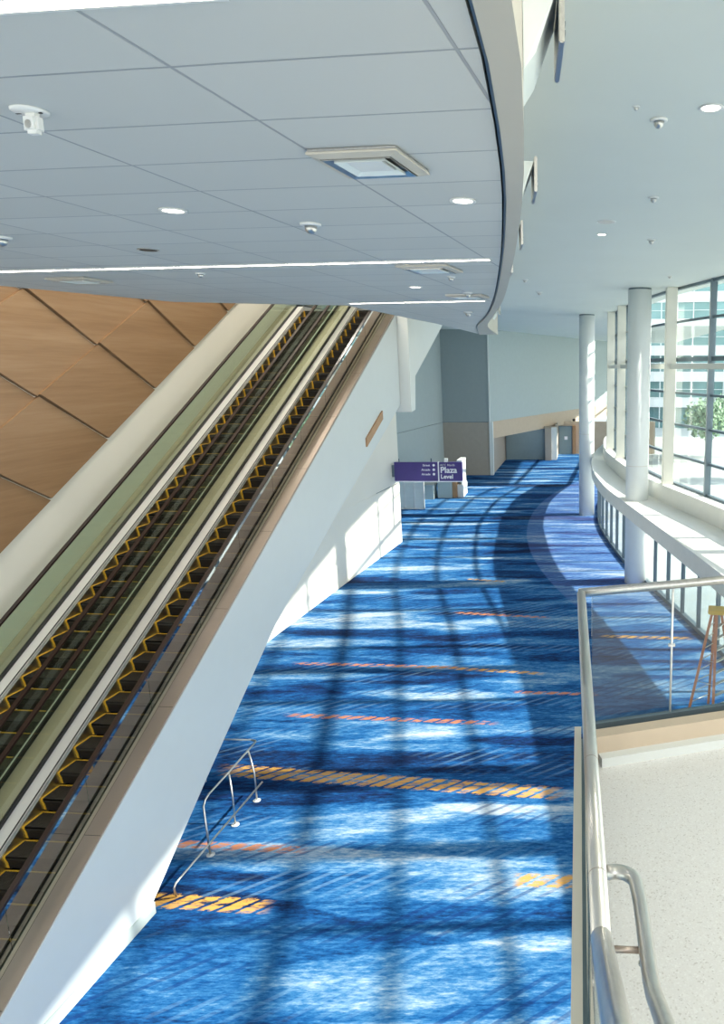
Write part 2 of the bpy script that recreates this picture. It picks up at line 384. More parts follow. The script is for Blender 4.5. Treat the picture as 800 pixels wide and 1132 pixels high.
# tiled soffit (lower ceiling)
TZ = 10.17
poly = spline(F_in, yy)
far = [(-3.9, 20.5), (-4.12, 18.6), (-4.25, 16.9), (-4.5, 14.5), (-5.9, 14.15), (-7.4, 13.7), (-8.46, 11.1), (-9.6, 8.3), (-10.9, 5.0), (-10.9, -4)]
mb = MB(); mb.prism(poly+far, 2, TZ, TZ+.35)
struct(mb, 'ceiling', 'tiles', 'pale grey acoustic tile ceiling')
mb = MB(); mb.prism(off(poly, -.02)+far[:4]+[(-4.5, -4)], 2, TZ+.352, CZ+.5)
struct(mb, 'wall_soffit', 'white_paint')
# fascia edge beam
mb = MB(); mb.strip(off(spline(F_in, yy), .03), spline(F_out, yy), TZ-.03, CZ-.002)
struct(mb, 'trim_1', 'fascia', 'curved grey-white edge of the tiled ceiling')
mb = MB(); mb.strip(off(spline(F_in, yy), .012), off(spline(F_in, yy), .0295), TZ-.004, TZ+.3)  # dark strip stands in for the shadow of the step
struct(mb, 'trim_2', 'frame', 'dark strip drawn as the shadow line beside the curved ceiling edge')
# unseen roof and walls added over the escalators to block the sun
mb = MB(); mb.box((-13, 6, 15), (-3, 34, 15.3)); mb.box((-4.4, 6, CZ+.5), (-4.1, 34, 15)); mb.box((-4.4, 6, CZ+.502), (1.0, 34, CZ+.62)); mb.box((-13, 34, CZ+.502), (-4.1, 34.3, 15))
struct(mb, 'wall_shaft', 'cream')

# window wall : ledge, knee wall
mb = MB(); mb.strip(cL, off(cK, .1), 3.03, 3.6); struct(mb, 'trim_3', 'ledge', 'curved white ledge running under the upper windows')
mb = MB(); mb.strip(cK, off(cG, .15), 3.6, 4.3); struct(mb, 'wall_right', 'ledge', 'low white parapet wall under the upper windows')
mb = MB(); mb.strip(off(cK, .102), off(cG, .15), 3.03, 3.598); mb.strip(off(cB, -.06), off(cB, .12), 0, .16); struct(mb, 'trim_4', 'frame')

# upper windows : frame grid + panes per bay (structure windows)
vy = [-1.5, 2.5, 6.6, 10.7, 14.8, 18.9, 22.8, 26.5, 30.2, 34.2, 38.1, 42.2, 46.2, 50.2, 55.0]
hz = [5.5, 6.75, 8.0, 9.3, 10.75]
n = 0
for a, b in zip(vy[:-1], vy[1:]):
    n += 1
    ys = rng(a, b, 5); cg = spline(G_, ys)
    fr = MB()
    x0, x1 = cg[0][0], cg[-1][0]
    fr.box((x0-.12, a-.11, 4.3), (x0+.10, a+.11, CZ))
    for z in hz:
        hh = .045 if z != 9.3 else .08
        fr.strip(off(cg, -.07), off(cg, .06), z-hh, z+hh)
    fr.strip(off(cg, -.09), off(cg, .08), 4.3, 4.38); fr.strip(off(cg, -.09), off(cg, .08), CZ-.10, CZ)
    fo = fr.build('window_%d' % n, 'frame'); fo['kind'] = 'structure'
    pn = MB(); pn.strip(off(cg, -.012), off(cg, .012), 4.36, CZ-.08); pn.build('pane', 'glass_win', fo)
# lower glazing bays
yl = [-1.0]
while yl[-1] < 54: yl.append(yl[-1]+1.55)
for k in range(0, len(yl)-1, 3):
    n += 1; seg = yl[k:k+4]; fr = MB()
    if len(seg) < 2: break
    for q in seg[:-1]:
        x = at(B_, q); fr.box((x-.07, q-.06, .16), (x+.07, q+.06, 3.03))
    cs = spline(B_, rng(seg[0], seg[-1], 7)); fr.strip(off(cs, -.05), off(cs, .05), 2.93, 3.03)
    fo = fr.build('window_%d' % n, 'frame'); fo['kind'] = 'structure'
    pn = MB(); pn.strip(off(cs, -.012), off(cs, .012), .16, 2.93); pn.build('pane', 'glass_win', fo)

for a, b in ((56.2, 66), (66, 76), (76, 86), (86, 95)):
    n += 1; xa, xb = 3.9+.07*(a-56), 3.9+.07*(b-56); fr = MB()
    fr.box((xa-.15, a-.1, 0), (xa+.15, a+.1, CZ)); fr.box((xa+.1, (a+b)/2-.08, 0), (xa+.5, (a+b)/2+.08, CZ))
    for z in (.1, 3.3, 6.2, 9.3, 11.9): fr.strip([(xa, a), (xb, b)], [(xa+.12, a), (xb+.12, b)], z-.1, z+.1)
    fo = fr.build('window_%d' % n, 'frame'); fo['kind'] = 'structure'
    pn = MB(); pn.strip([(xa+.05, a), (xb+.05, b)], [(xa+.07, a), (xb+.07, b)], .1, CZ-.1); pn.build('pane', 'glass_win', fo)
# cream pilasters and the cream transom beam
PY = [(12.6, 'nearest the camera'), (21.0, ''), (29.4, ''), (38.0, ''), (42.3, ''), (50.5, '')]
plab = ['cream square pilaster on the parapet, out of frame nearest the stairs', 'cream square pilaster nearest the viewer on the window parapet', 'cream square pilaster right of the nearer round column', 'cream square pilaster just left of the nearer round column', 'cream square pilaster beside the far round column', 'farthest cream square pilaster at the end of the windows']
for (y, _), lb in zip(PY, plab):
    x = at(K_, y)+.10
    mb = MB(); mb.bbox((x, y-.23, 4.3), (x+.42, y+.23, CZ), .012); mb.box((x-.015, y-.245, 4.3), (x+.435, y+.245, 4.42))
    o = mb.build('pilaster', 'pilaster'); tag(o, lb, 'pilaster', 'pilasters along the window wall')
yb = rng(-4, 55, 60); cb_ = spline(K_, yb)
mb = MB(); mb.strip(off(cb_, .22), off(cb_, .36), 8.93, 9.13); struct(mb, 'trim_5', 'pilaster', 'cream horizontal beam linking the window pilasters')

# round columns
for (x, y, lb) in [(2.40, 29.75, 'thick white round column standing through the curved ledge'), (.46, 44.2, 'slimmer looking white round column beyond, standing on the carpet'), (4.9, 15.0, 'white round column nearest the balcony')]:
    t = thing('round_column', lb, 'column', (x, y, 0), 0, 'round columns by the windows')
    mb = MB(); mb.cyl(0, 0, 0, CZ-.06, .465, 64); mb.build('shaft', 'column', t)
    mb = MB(); mb.cyl(0, 0, CZ-.06, CZ, .45, 64); mb.build('top_reveal', 'frame', t)
    mb = MB(); mb.cyl(0, 0, 5.02, 5.035, .467, 64); mb.build('joint_ring', 'fascia', t)

# walls ------------------------------------------------------------------
def wallseg(name, a, b, z0, z1, th, mats, split=None, label=None):
    """vertical slab from plan point a to b; thickness th to the left of a->b"""
    a, b = Vector(a), Vector(b); d = (b-a).normalized(); nrm = Vector((-d.y, d.x))*th
    mb = MB()
    P_ = [a, b, b+nrm, a+nrm]
    zs = [z0, z1] if split is None else [z0, split, z1]
    for i in range(len(zs)-1):
        mb.prism([(p.x, p.y) for p in P_], 2, zs[i], zs[i+1]-(0.0 if i == len(zs)-2 else .04), i)
        if i < len(zs)-2:
            q = [a+nrm*.15, b+nrm*.15, b+nrm, a+nrm]; mb.prism([(p.x, p.y) for p in q], 2, zs[i+1]-.04, zs[i+1], 2)
    return struct(mb, name, mats+['frame'] if split else mats, label)
wallseg('wall_left', (-12.45, -5), (-9.55, 34.3), 0, 15, .3, ['cream'], label='cream wall behind the escalators')
# lower left wall under the escalators (sunlit), top follows the truss
def W2(y): return -10.4+.081*(y-23.4)
for z0, z1, m, nm in ((0, 3.13, 'cream', 'wall_lower'), (3.17, 99, 'cream', 'wall_upper')):
    def top(y): return min(z1, 3.3+(y-15.4)*.47-.3) if y < 24 else min(z1, CZ)
    ys = [14.5, 15.4, 18, 20, 22, 23.99] if z0 == 0 else [16.1, 18, 20, 22, 23.99]
    pl = [(y, z0) for y in ys] ; pl2 = [(37.0, z0), (37.0, min(z1, CZ)), (31.5, min(z1, CZ)), (26, min(z1, 8.2))] + [(y, max(z0+.01, top(y))) for y in ys[::-1]]
    P2 = pl+pl2; nn_ = len(P2)
    vs = [(W2(y), y, z) for y, z in P2] + [(W2(y)-.3, y, z) for y, z in P2]
    mb = MB(); mb.add(vs, [list(range(nn_)), list(range(nn_, 2*nn_))[::-1]] + [(i, (i+1) % nn_, nn_+(i+1) % nn_, nn_+i) for i in range(nn_)])
    struct(mb, nm, m, 'sunlit cream wall below the escalators' if z0 == 0 else 'upper cream wall beside the purple sign')
mb = MB(); mb.add([(W2(14.5)-.03, 14.5, 3.1), (W2(37)-.03, 36.98, 3.1), (W2(37)-.03, 36.98, 3.2), (W2(14.5)-.03, 14.5, 3.2), (W2(14.5)-.2, 14.5, 3.1), (W2(37)-.2, 36.98, 3.1), (W2(37)-.2, 36.98, 3.2), (W2(14.5)-.2, 14.5, 3.2)], [(0, 1, 2, 3), (4, 5, 6, 7), (0, 4, 5, 1), (3, 2, 6, 7), (0, 3, 7, 4), (1, 2, 6, 5)])
struct(mb, 'trim_6', 'frame')
wallseg('wall_back', (-9.62, 36.7), (-14.6, 36.7), 0, CZ, .3, ['greywall'])
wallseg('wall_far_left', (-14.2, 37), (-11.4, 61.3), 0, CZ, .3, ['greywall', 'greywall'], 4.5, 'grey-blue far left wall with a horizontal reveal')
wallseg('wall_far', (-11.6, 61), (-7.55, 61), 0, CZ, .4, ['taupe', 'greywall_dark'], 4.5, 'grey wall over taupe base facing the hall')
mb = MB(); mb.bbox((-7.56, 60.93, 0), (-7.26, 61.45, 4.5), .01); mb.box((-7.56, 60.93, 4.5), (-7.46, 61.4, CZ)); struct(mb, 'trim_7', 'white_paint', 'wall corner trim coloured white for the sun on it')  # white colour stands in for sunlight on the wall end
d = Vector((7.4, 19.6)).normalized()
a = Vector((-7.5, 61.0)); b = a+d*37
wallseg('wall_far_right', a, b, 4.5, CZ, .4, ['greywall'], label='large grey-blue wall above the far doors')
wallseg('wall_header', a-Vector((.02, 0))*-1, b, 3.08, 4.497, .42, ['tan'], label='tan sloping header band over the far doors')
wallseg('wall_recess', (-7.35, 61.4), (-7.3, 71.6), 0, 3.08, .3, ['taupe'])
wallseg('wall_recess_back', (-7.4, 71.6), (-2.2, 71.6), 0, 3.3, .3, ['taupe'])
mb = MB(); mb.bbox((-3.35, 70.9, 0), (-2.75, 71.58, 3.2), .02); struct(mb, 'wall_pier', 'taupe', 'taupe pier between the far doors')
mb = MB(); mb.bbox((-2.74, 71.2, 0), (-2.2, 71.58, 3.2), .02); struct(mb, 'trim_8', 'white_paint', 'pier edge by the far doors, coloured white for the sun on it')  # sunlight on the taupe pier put in as a white block
wallseg('wall_far_back', (-2.2, 76.5), (8, 76.5), 0, 3.4, .3, ['tan'])
wallseg('wall_side', (-2.2, 71.9), (-2.2, 76.5), 0, 3.4, .2, ['taupe'])
def door(n, x0, x1, y, h, label, paper=False, ribs=0):
    t = bpy.data.objects.new('door_%d' % n, None); col.objects.link(t); t.location = (x0, y, 0); t['kind'] = 'structure'; t['label'] = label; t['category'] = 'door'
    w_ = x1-x0
    mb = MB(); mb.bbox((.06, -.05, .01), (w_-.06, 0, h-.06), .01)
    for k in range(ribs): mb.box((.08, -.056, .3+k*h/ribs*.9), (w_-.08, -.05, .32+k*h/ribs*.9))
    mb.build('door_panel', 'door_grey', t)
    mb = MB(); mb.box((0, -.1, 0), (.06, 0, h)); mb.box((w_-.06, -.1, 0), (w_, 0, h)); mb.box((.06, -.1, h-.06), (w_-.06, 0, h)); mb.build('door_frame', 'frame', t)
    if paper: mb = MB(); mb.box((w_*.42, -.06, 1.5), (w_*.66, -.051, 1.85)); mb.build('paper_notice', 'sign_white', t)
door(1, -7.25, -3.38, 71.55, 3.05, 'wide dark grey door at the back of the recess', ribs=2)
door(2, -2.15, -.75, 76.45, 2.95, 'grey door with a white paper notice', True)
mb = MB(); mb.bbox((-.7, 76.2, 0), (-.35, 76.45, 3.0), .02); tag(mb.build('wooden_post', 'orange_wood'), 'orange-brown wooden post beside the notice door, behind the far column', 'post')
mb = MB(); mb.bbox((-.30, 78.1, 2.95), (.02, 78.45, 3.6), .03); mb.box((-.22, 78.05, 3.05), (-.05, 78.1, 3.5)); 
tag(mb.build('wall_speaker', 'black', loc=(-.42, -.5, 0)), 'small black speaker on the tan header left of the far column', 'speaker')

# bulkhead at the end of the escalator truss
mb = MB(); mb.prism([(24.9, 7.5), (25.5, 7.55), (25.7, 8.7), (31.3, 10.75), (31.3, CZ-.01), (24.9, CZ-.01)], 0, -6.35, -5.72)
struct(mb, 'wall_bulkhead', 'white_paint', 'white bulkhead with a sloping underside beside the escalator top')

# landing in the foreground --------------------------------------------------
FZ = 6.57
fx = Vector((.2870, .9579, 0)); # not used for direction below
dfr = Vector((.9578, .2875))   # direction of the front balustrade
A0 = Vector((.02, 4.22)); A1 = A0+dfr*3.6
mb = MB(); mb.prism([(.06, 4.12), (A1.x, A1.y-.12), (A1.x+1.2, 2.5), (4.6, -3.5), (.06, -3.5)], 2, FZ-.5, FZ)
struct(mb, 'floor', 'terrazzo', 'white speckled terrazzo landing')
mb = MB(); mb.box((-.030, -3.5, FZ-.55), (.013, 4.30, FZ+.16)); struct(mb, 'trim_9', 'fascia', 'pale outer stringer strip of the landing')
mb = MB(); mb.box((.0135, -3.5, FZ-.02), (.0575, 4.2, FZ+.13)); struct(mb, 'trim_10', 'frame')
def along(p, q, off0, off1, z0, z1, mb):
    d_ = (q-p).normalized(); nr = Vector((d_.y, -d_.x))
    pts = [p+nr*off0, q+nr*off0, q+nr*off1, p+nr*off1]; mb.prism([(t.x, t.y) for t in pts], 2, z0, z1); return mb
s0 = A0+dfr*.04
mb = MB(); along(s0, A1, .0, .10, FZ-.5, FZ+.17, mb); struct(mb, 'trim_11', 'curb', 'tan curb board under the glass balustrade')
mb = MB(); along(s0+dfr*.035, A1, .10, .17, FZ-.002, FZ+.06, mb); struct(mb, 'trim_12', 'white_paint', 'white coved base along the landing edge')
# stairs going up behind the rail kink
mb = MB()
for k in range(7):
    y1 = 1.45-.29*k; mb.box((.07, -3.4, FZ+.165*k+.001), (2.6, y1, FZ+.165*(k+1)))
struct(mb, 'floor_stairs', 'terrazzo')

# glass balustrade thing
bal = thing('glass_balustrade', 'steel and glass balustrade around the terrazzo landing', 'balustrade', (0, 0, 0))
RZ = E-1.375
rail = [(.075, .10, RZ+.88), (.063, .96, E-1.03), (.055, 1.50, RZ+.0), (.052, 1.62, RZ-.006), (.035, 2.5, RZ), (.005, 4.28, RZ)]
mb = MB(); mb.tube([(.075, .3, RZ+.72), (.063, .96, RZ+.335), (.054, 1.54, RZ+.0)], .026, 24); mb.tube([(.054, 1.535, RZ), (.04, 2.5, RZ), (.013, 4.29, RZ)], .026, 24)
mb.build('handrail', 'steel', bal)
for (x, y) in ((.0505, 1.76), (.0425, 2.35)):
    mb = MB(); mb.tube([(x, y-.0015, RZ), (x, y+.0015, RZ)], .0264, 20); mb.build('joint_ring', 'steel_brown', bal)
c1 = Vector((.012, 4.31, RZ)); c2 = Vector((A0.x+dfr.x*3.6, A0.y+dfr.y*3.6+.08, RZ))
mb = MB(); mb.tube([c1-Vector((.012, .0, 0)), c2], .028, 20); mb.build('front_handrail', 'steel', bal)
# glass panels
mb = MB(); mb.prism([(1.55, FZ+.11), (4.24, FZ+.11), (4.24, RZ-.02), (1.60, RZ-.02)], 0, .022, .036); mb.build('side_glass', 'glass_rail', bal)
mb = MB(); mb.prism([(.35, FZ+.75), (1.53, FZ+.15), (1.53, RZ+.0), (.35, RZ+.66)], 0, .026, .040); mb.build('stair_glass', 'glass_rail', bal)
for t0, t1 in ((.07, .612), (.627, 3.55)):
    p = c1+(c2-c1).normalized()*t0; q = c1+(c2-c1).normalized()*t1
    mb = MB(); along(Vector((p.x, p.y)), Vector((q.x, q.y)), -.007, .007, FZ+.16, RZ-.02, mb); mb.build('front_glass', 'glass_rail', bal)
mb = MB(); along(Vector((c1.x+.05, c1.y+.01)), Vector((c2.x, c2.y)), -.02, .02, FZ+.13, FZ+.172, mb); mb.build('base_channel', 'frame', bal)
p = c1+(c2-c1).normalized()*.62
mb = MB(); mb.tube([(p.x, p.y, FZ+.17), (p.x, p.y, RZ-.02)], .0075, 12); mb.build('mid_post', 'steel_light', bal)
mb = MB(); mb.box((p.x-.022, p.y-.012, RZ-.42), (p.x+.022, p.y+.012, RZ-.405)); mb.build('glass_clip', 'steel_light', bal)
# inner handrail (lower, with returned end)
ih = thing('stair_handrail', 'steel tube handrail with returned end beside the balustrade', 'handrail', (0, 0, 0))
HZ = RZ-.045
pts = [(.075, 1.83, HZ), (.10, 1.835, HZ)] + [(.105+.055*math.sin(a), 1.78+.055*math.cos(a), HZ) for a in rng(.1, math.pi/2, 7)] + [(.166, 1.70, HZ), (.169, 1.46, HZ), (.170, 1.40, HZ+.02), (.180, .95, HZ+.28), (.19, .4, HZ+.60)]
mb = MB(); mb.tube(pts, .0205, 18); mb.build('rail_tube', 'steel', ih)
mb = MB(); mb.tube([(.068, 1.565, HZ-.01), (.155, 1.56, HZ-.01)], .0085, 12); mb.build('bracket_arm', 'steel_brown', ih)
mb = MB(); mb.tube([(.160, 1.56, HZ-.045), (.162, 1.56, HZ-.01)], .009, 12); mb.tube([(.160, 1.56, HZ-.05), (.160, 1.56, HZ-.045)], .012, 12); mb.build('bracket_pin', 'steel', ih)

# ---------------------------------------------------------------- escalators
SL = .577; TOPY = 19.0
def inc(w0, w1, dz0, dz1, y0=-.4, y1=TOPY, m=None, mi=0, mb=None, b0=None):
    """sloping bar parallel to the incline, flat tails at both landings"""
    mb = mb or MB()
    prof = [(-2.6, 0), (0, 0), (y1, SL*y1), (y1+2.4, SL*y1)]
    lo = [(y, z+dz0) for y, z in prof]; hi = [(y, z+dz1) for y, z in prof]
    return mb.prism(lo+hi[::-1], 0, w0, w1, mi)
def make_step():
    mb = MB()  # origin at the rear foot of the tread (rear left); tread runs -y .40
    W = 1.08
    mb.box((0, -.40, -.05), (W, 0, 0))
    prof = [(-.40, 0), (-.40, -.03), (-.37, -.12), (-.355, -.231), (-.33, -.231), (-.34, -.05)]
    mb.prism(prof, 0, 0, W, 1)
    for k in range(26): x = .03+k*.04; mb.box((x, -.395, 0), (x+.015, -.012, .006))
    o = mb.build('step', ['step', 'riser'])
    y = MB(); y.box((-.004, -.402, -.006), (.030, .0, .008)); y.box((-.004, -.028, .0), (W, .0, .0085)); y.box((W-.03, -.402, -.006), (W+.004, 0, .008))
    pr2 = [(-.408, .004), (-.408, -.03), (-.378, -.12), (-.363, -.225), (-.345, -.225), (-.36, -.12), (-.39, -.03), (-.39, .004)]
    y.prism(pr2, 0, -.004, .028)
    y.build('demarcation_line', 'yellow', o); return o
def make_escalator(label, right):
    e = thing('escalator', label, 'escalator', (-8.85, 6.9, 0), -math.atan(.0733), 'pair of escalators')
    st0 = make_step(); first = True
    for k in range(49):
        st = st0 if first else copy_tree(st0); first = False
        st.parent = e; yk = -.3+.40*k; st.location = (-.15, yk+.4, SL*yk+.0)
    GL, GR = -.42, 1.05
    for w0, w1, nm in ((-.42+.012, -.165, 'inner_deck'), (.945, 1.04, 'inner_deck')):
        mb = MB(); inc(w0, w1, -.28, .10, mb=mb) if nm == 'inner_deck' and w0 < 0 else inc(w0, w1, -.28, .16, mb=mb)
        mb.build(nm, 'steel_light', e)
    for w0, w1 in ((-.19, -.152), (.932, .950)):
        mb = inc(w0+.01 if w0 < 0 else w0, w1, -.35, .03); mb.build('skirt_panel', 'steel', e); mb = inc(w0-.004, w0+.012 if w0 < 0 else w1, .031, .115 if w0 < 0 else .165); mb.build('skirt_brush', 'black', e)
    for g_ in (GL, GR):
        mb = inc(g_-.022, g_+.022, .10 if g_ < 0 else .14, .175 if g_ < 0 else .215); mb.build('glass_shoe', 'black', e)
        base_ = .10
        # glass panels, one every 1.6 m
        y = -1.6
        while y < TOPY+.5:
            y1 = min(y+1.62, TOPY+.6)
            mb = MB(); za, zb = SL*max(0, min(TOPY, y)), SL*max(0, min(TOPY, y1-.012))
            mb.prism([(y, za+.12), (y1-.012, zb+.12), (y1-.012, zb+1.0), (y, za+1.0)], 0, g_-.006, g_+.006)
            mb.build('glass_panel', 'glass_mirror' if (right and g_ > 0) else 'glass_green', e); y = y1
        hp = [(-2.2, 1.0), (-2.5, .9), (-2.6, .6), (-2.5, .3), (-2.2, .2), (-2.5, .3), (-2.6, .6), (-2.5, .9), (-2.2, 1.0), (-.4, 1.02), (0, 1.04), (1.2, 1.02+SL*1.2), (TOPY, 1.02+SL*TOPY), (TOPY+.4, 1.1+SL*TOPY), (TOPY+2.1, 1.06+SL*TOPY)]
        mb = MB()
        hp = [(-2.2, .98), (-.3, 1.0), (.3, 1.02+SL*.3), (TOPY, 1.02+SL*TOPY), (TOPY+2.1, 1.02+SL*TOPY)]
        lo = [(y_, z_) for y_, z_ in hp]; hi = [(y_, z_+.045) for y_, z_ in hp]
        mb.prism(lo+hi[::-1], 0, g_-.04, g_+.04); 
        mb.cyl(0, 0, 0, 0, 0) if False else None
        seg = [(-2.2+.40*math.cos(a), .60+.40*math.sin(a)) for a in rng(math.pi/2, 3*math.pi/2, 10)]
        inn = [(-2.2+.36*math.cos(a), .60+.36*math.sin(a)) for a in rng(3*math.pi/2, math.pi/2, 10)]
        mb.prism([(y_, z_+.02) for y_, z_ in seg+inn], 0, g_-.04, g_+.04)
        mb.build('handrail', 'rubber', e)
        mb = inc(g_-.012, g_+.012, .992, 1.0); mb.build('handrail_guide', 'steel_brown', e)
    # decks outside of the glass
    if right:
        mb = inc(GR+.024, 1.135, .0, .33); mb.build('outer_deck', 'steel_warm', e)
        mb = inc(1.136, 1.165, .0, .335); mb.build('deck_joint', 'black', e)
        mb = inc(1.166, 1.43, .0, .37); mb.build('outer_deck', 'steel_brown', e)
        for k in range(10):
            mb = MB(); y = 1.0+1.95*k; mb.prism([(y, SL*y+.365), (y+.012, SL*y+.371), (y+.012, SL*y+.3765), (y, SL*y+.3705)], 0, 1.168, 1.428); mb.build('deck_seam', 'black', e)
    else:
        mb = inc(-.80, GL-.024, .0, .12); mb.build('outer_deck', 'steel_warm', e)
    mb = inc(GR+.024 if not right else -.80, 1.47 if not right else GL-.024, -.05, .14) if not right else None
    if mb: mb.build('centre_deck', 'steel_warm', e)
    mb = MB(); mb.prism([(1.3, .02), (TOPY, SL*TOPY-.72), (TOPY+2.4, SL*TOPY-.72), (TOPY+2.4, SL*TOPY-1.2), (TOPY, SL*TOPY-1.4), (2.5, .01)], 0, -.4, 1.05)
    mb.build('truss', 'black', e)
    mb = MB(); mb.box((-.16, -2.6, .0), (.94, -.3, .02)); mb.build('comb_plate', 'steel', e); mb = MB(); mb.box((-.16, TOPY+.3, SL*TOPY), (.94, TOPY+2.4, SL*TOPY+.02)); mb.build('comb_plate', 'steel', e)
    return e
eR = make_escalator('right-hand escalator with bronze trim next to the white sloping cladding', True)
eL = make_escalator('left-hand escalator along the wood panelled wall', False)
eL.location = (-8.85-1.9*.9973, 6.9+1.9*.0733, 0)
# outer cladding (white-blue sloping side)
cl = thing('escalator_cladding', 'smooth blue-white sloping side cladding of the right escalator', 'cladding', (0, 0, 0))
def cx(y): return -7.402+.0735*(y-6.9)
P2 = [(4.3, .22), (10.60, .22), (12.55, 1.55), (15.36, 3.37), (18.87, 5.03), (24.86, 7.75), (24.86, 10.74), (6.80, .355), (4.3, .355)]
nn_ = len(P2); vs = [(cx(y), y, z) for y, z in P2]+[(cx(y)-.05, y, z) for y, z in P2]
mb = MB(); mb.add(vs, [list(range(nn_)), list(range(nn_, 2*nn_))[::-1]]+[(i, (i+1) % nn_, nn_+(i+1) % nn_, nn_+i) for i in range(nn_)])
mb.build('side_panel', 'clad', cl)
mb = MB(); mb.add([(cx(4.3)+.015, 4.3, 0), (cx(10.6)+.015, 10.62, 0), (cx(10.6)+.015, 10.62, .215), (cx(4.3)+.015, 4.3, .215), (cx(4.3)-.05, 4.3, 0), (cx(10.6)-.05, 10.62, 0), (cx(10.6)-.05, 10.62, .215), (cx(4.3)-.05, 4.3, .215)], [(0, 1, 2, 3), (4, 5, 6, 7), (0, 4, 5, 1), (3, 2, 6, 7), (0, 3, 7, 4), (1, 2, 6, 5)])
mb.build('plinth', 'greywall', cl)
# underside soffit and short end wall
mb = MB(); vs = []
bt = [(10.60, .0), (10.60, .22), (12.55, 1.55), (15.36, 3.37), (18.87, 5.03), (24.85, 7.75)]
for y, z in bt: vs += [(cx(y)-.052, y, z), (-9.62+.0735*(y-15), y, z), (-9.62+.0735*(y-15), y, z+.05), (cx(y)-.052, y, z+.05)]
fs = []
for i in range(len(bt)-1):
    o = 4*i
    for k in range(4): fs.append((o+k, o+4+k, o+4+(k+1) % 4, o+(k+1) % 4))
mb.add(vs, fs); mb.build('underside', 'clad', cl)

# wood cladding on the left wall -------------------------------------------
wx = lambda y: -11.35+.0735*(y-9.6)
wt = thing('wood_wall_cladding', 'wood veneer wall of large overlapping rhombus panels', 'wall panelling', (wx(16.64), 16.64, 7.41), -math.atan(.0735))
va = Vector((1.86, 1.075)); vb = Vector((1.86, -1.02))
for i in range(-4, 5):
    for j in range(0, 4):
        o_ = va*i + Vector((0, 2.09))*j
        node = o_ - vb   # left node : panel = node, node+a, node+a+b, node+b ; lowest row touches the lower sawtooth edge
        c4 = [node, node+va, node+va+vb, node+vb]
        if min(p.y for p in c4)+7.41 > 11.4: continue
        if max(p.x for p in c4)+16.64 > 25: continue
        if max(p.x for p in c4)+16.64 < 8.5: continue
        # tilt: upper-left edge proud, lower-right edge close to the wall
        ctr = (c4[0]+c4[2])/2; vs = []; ra = math.radians(-1.3)
        c4 = [ctr+Matrix.Rotation(ra, 2) @ ((p-ctr)*.995) for p in c4]
        for p, dpt in zip(c4, (.10, .05, .012, .055)):
            vs.append((dpt, p.x, p.y))
        vs += [(-.08, p.x, p.y) for p in c4]
        q = [Vector(v_) for v_ in vs]
        mb = MB(); mb.add(vs, [(0, 1, 2, 3), (7, 6, 5, 4), (0, 4, 5, 1), (1, 5, 6, 2), (2, 6, 7, 3), (3, 7, 4, 0)])
        mb.build('panel', 'wood', wt)

# ---------------------------------------------------------------- sign
SY = 36.0
sg = thing('wayfinding_sign', 'purple blade sign reading Plaza Level projecting from the wall', 'sign', (-9.25, SY, 3.40))
mb = MB(); mb.bbox((0, -.09, 0), (2.18, .09, .95), .012); mb.build('sign_panel', 'purple', sg)
mb = MB(); mb.bbox((2.24, -.09, 0), (3.40, .09, .95), .012); mb.build('sign_panel', 'purple', sg)
mb = MB(); mb.box((2.18, -.085, 0), (2.24, .085, .95)); mb.box((-.02, -.08, -.05), (3.36, .08, -.002)); mb.build('divider', 'sign_white', sg)
mb = MB(); mb.box((1.82, -.02, .95), (1.88, .02, 1.14)); mb.box((.22, -.02, .95), (.26, .02, 1.12)); mb.box((-.13, -.05, .2), (-.0, .05, .8)); mb.build('bracket', 'frame', sg)
mb = MB(); mb.box((2.5, -.06, .95), (2.68, .06, 1.14)); mb.build('junction_box', 'white_plastic', sg)
def text(s, size, x, z, mat, parent, bold=0.0, align='LEFT'):
    cu = bpy.data.curves.new('t', 'FONT'); cu.body = s; cu.size = size; cu.extrude = .006; cu.offset = bold; cu.align_x = align
    o = bpy.data.objects.new('t', cu); col.objects.link(o)
    dg = bpy.context.evaluated_depsgraph_get(); dg.update()
    me = bpy.data.meshes.new_from_object(o.evaluated_get(dg)); bpy.data.objects.remove(o)
    me.materials.clear(); me.materials.append(M[mat]); me.name = 'lettering'
    t = bpy.data.objects.new('lettering', me); col.objects.link(t); t.parent = parent
    t.rotation_euler = (math.pi/2, 0, 0); t.location = (x, -.096, z); return t
text('Plaza', .42, 2.30, .42, 'sign_white', sg, .008)
text('Level', .30, 2.31, .13, 'sign_white', sg, .006)
text('ACC North', .15, 2.30, .76, 'steel_light', sg)
for k, s_ in enumerate(('Street', 'Arcade', 'Arcade')):
    z = .75-.225*k; text(s_, .15, 1.80, z, 'sign_white', sg, .002, 'RIGHT')
    mb = MB(); mb.tube([(1.98, -.10, z+.05), (1.98, -.085, z+.05)], .065, 20); mb.build('round_symbol', 'sign_white', sg)

# sloped wooden strip on the cream wall
mb = MB()
pl = [(21.45, 6.68), (22.95, 7.40), (22.95, 7.66), (21.45, 6.94)]
mb.add([(cx(y)+.003, y, z) for y, z in pl]+[(cx(y)+.045, y, z) for y, z in pl], [(3, 2, 1, 0), (4, 5, 6, 7), (0, 1, 5, 4), (1, 2, 6, 5), (2, 3, 7, 6), (3, 0, 4, 7)])
tag(mb.build('wooden_wall_strip', 'orange_wood'), 'short sloping wooden strip on the pale escalator side, above the purple sign', 'wall strip')

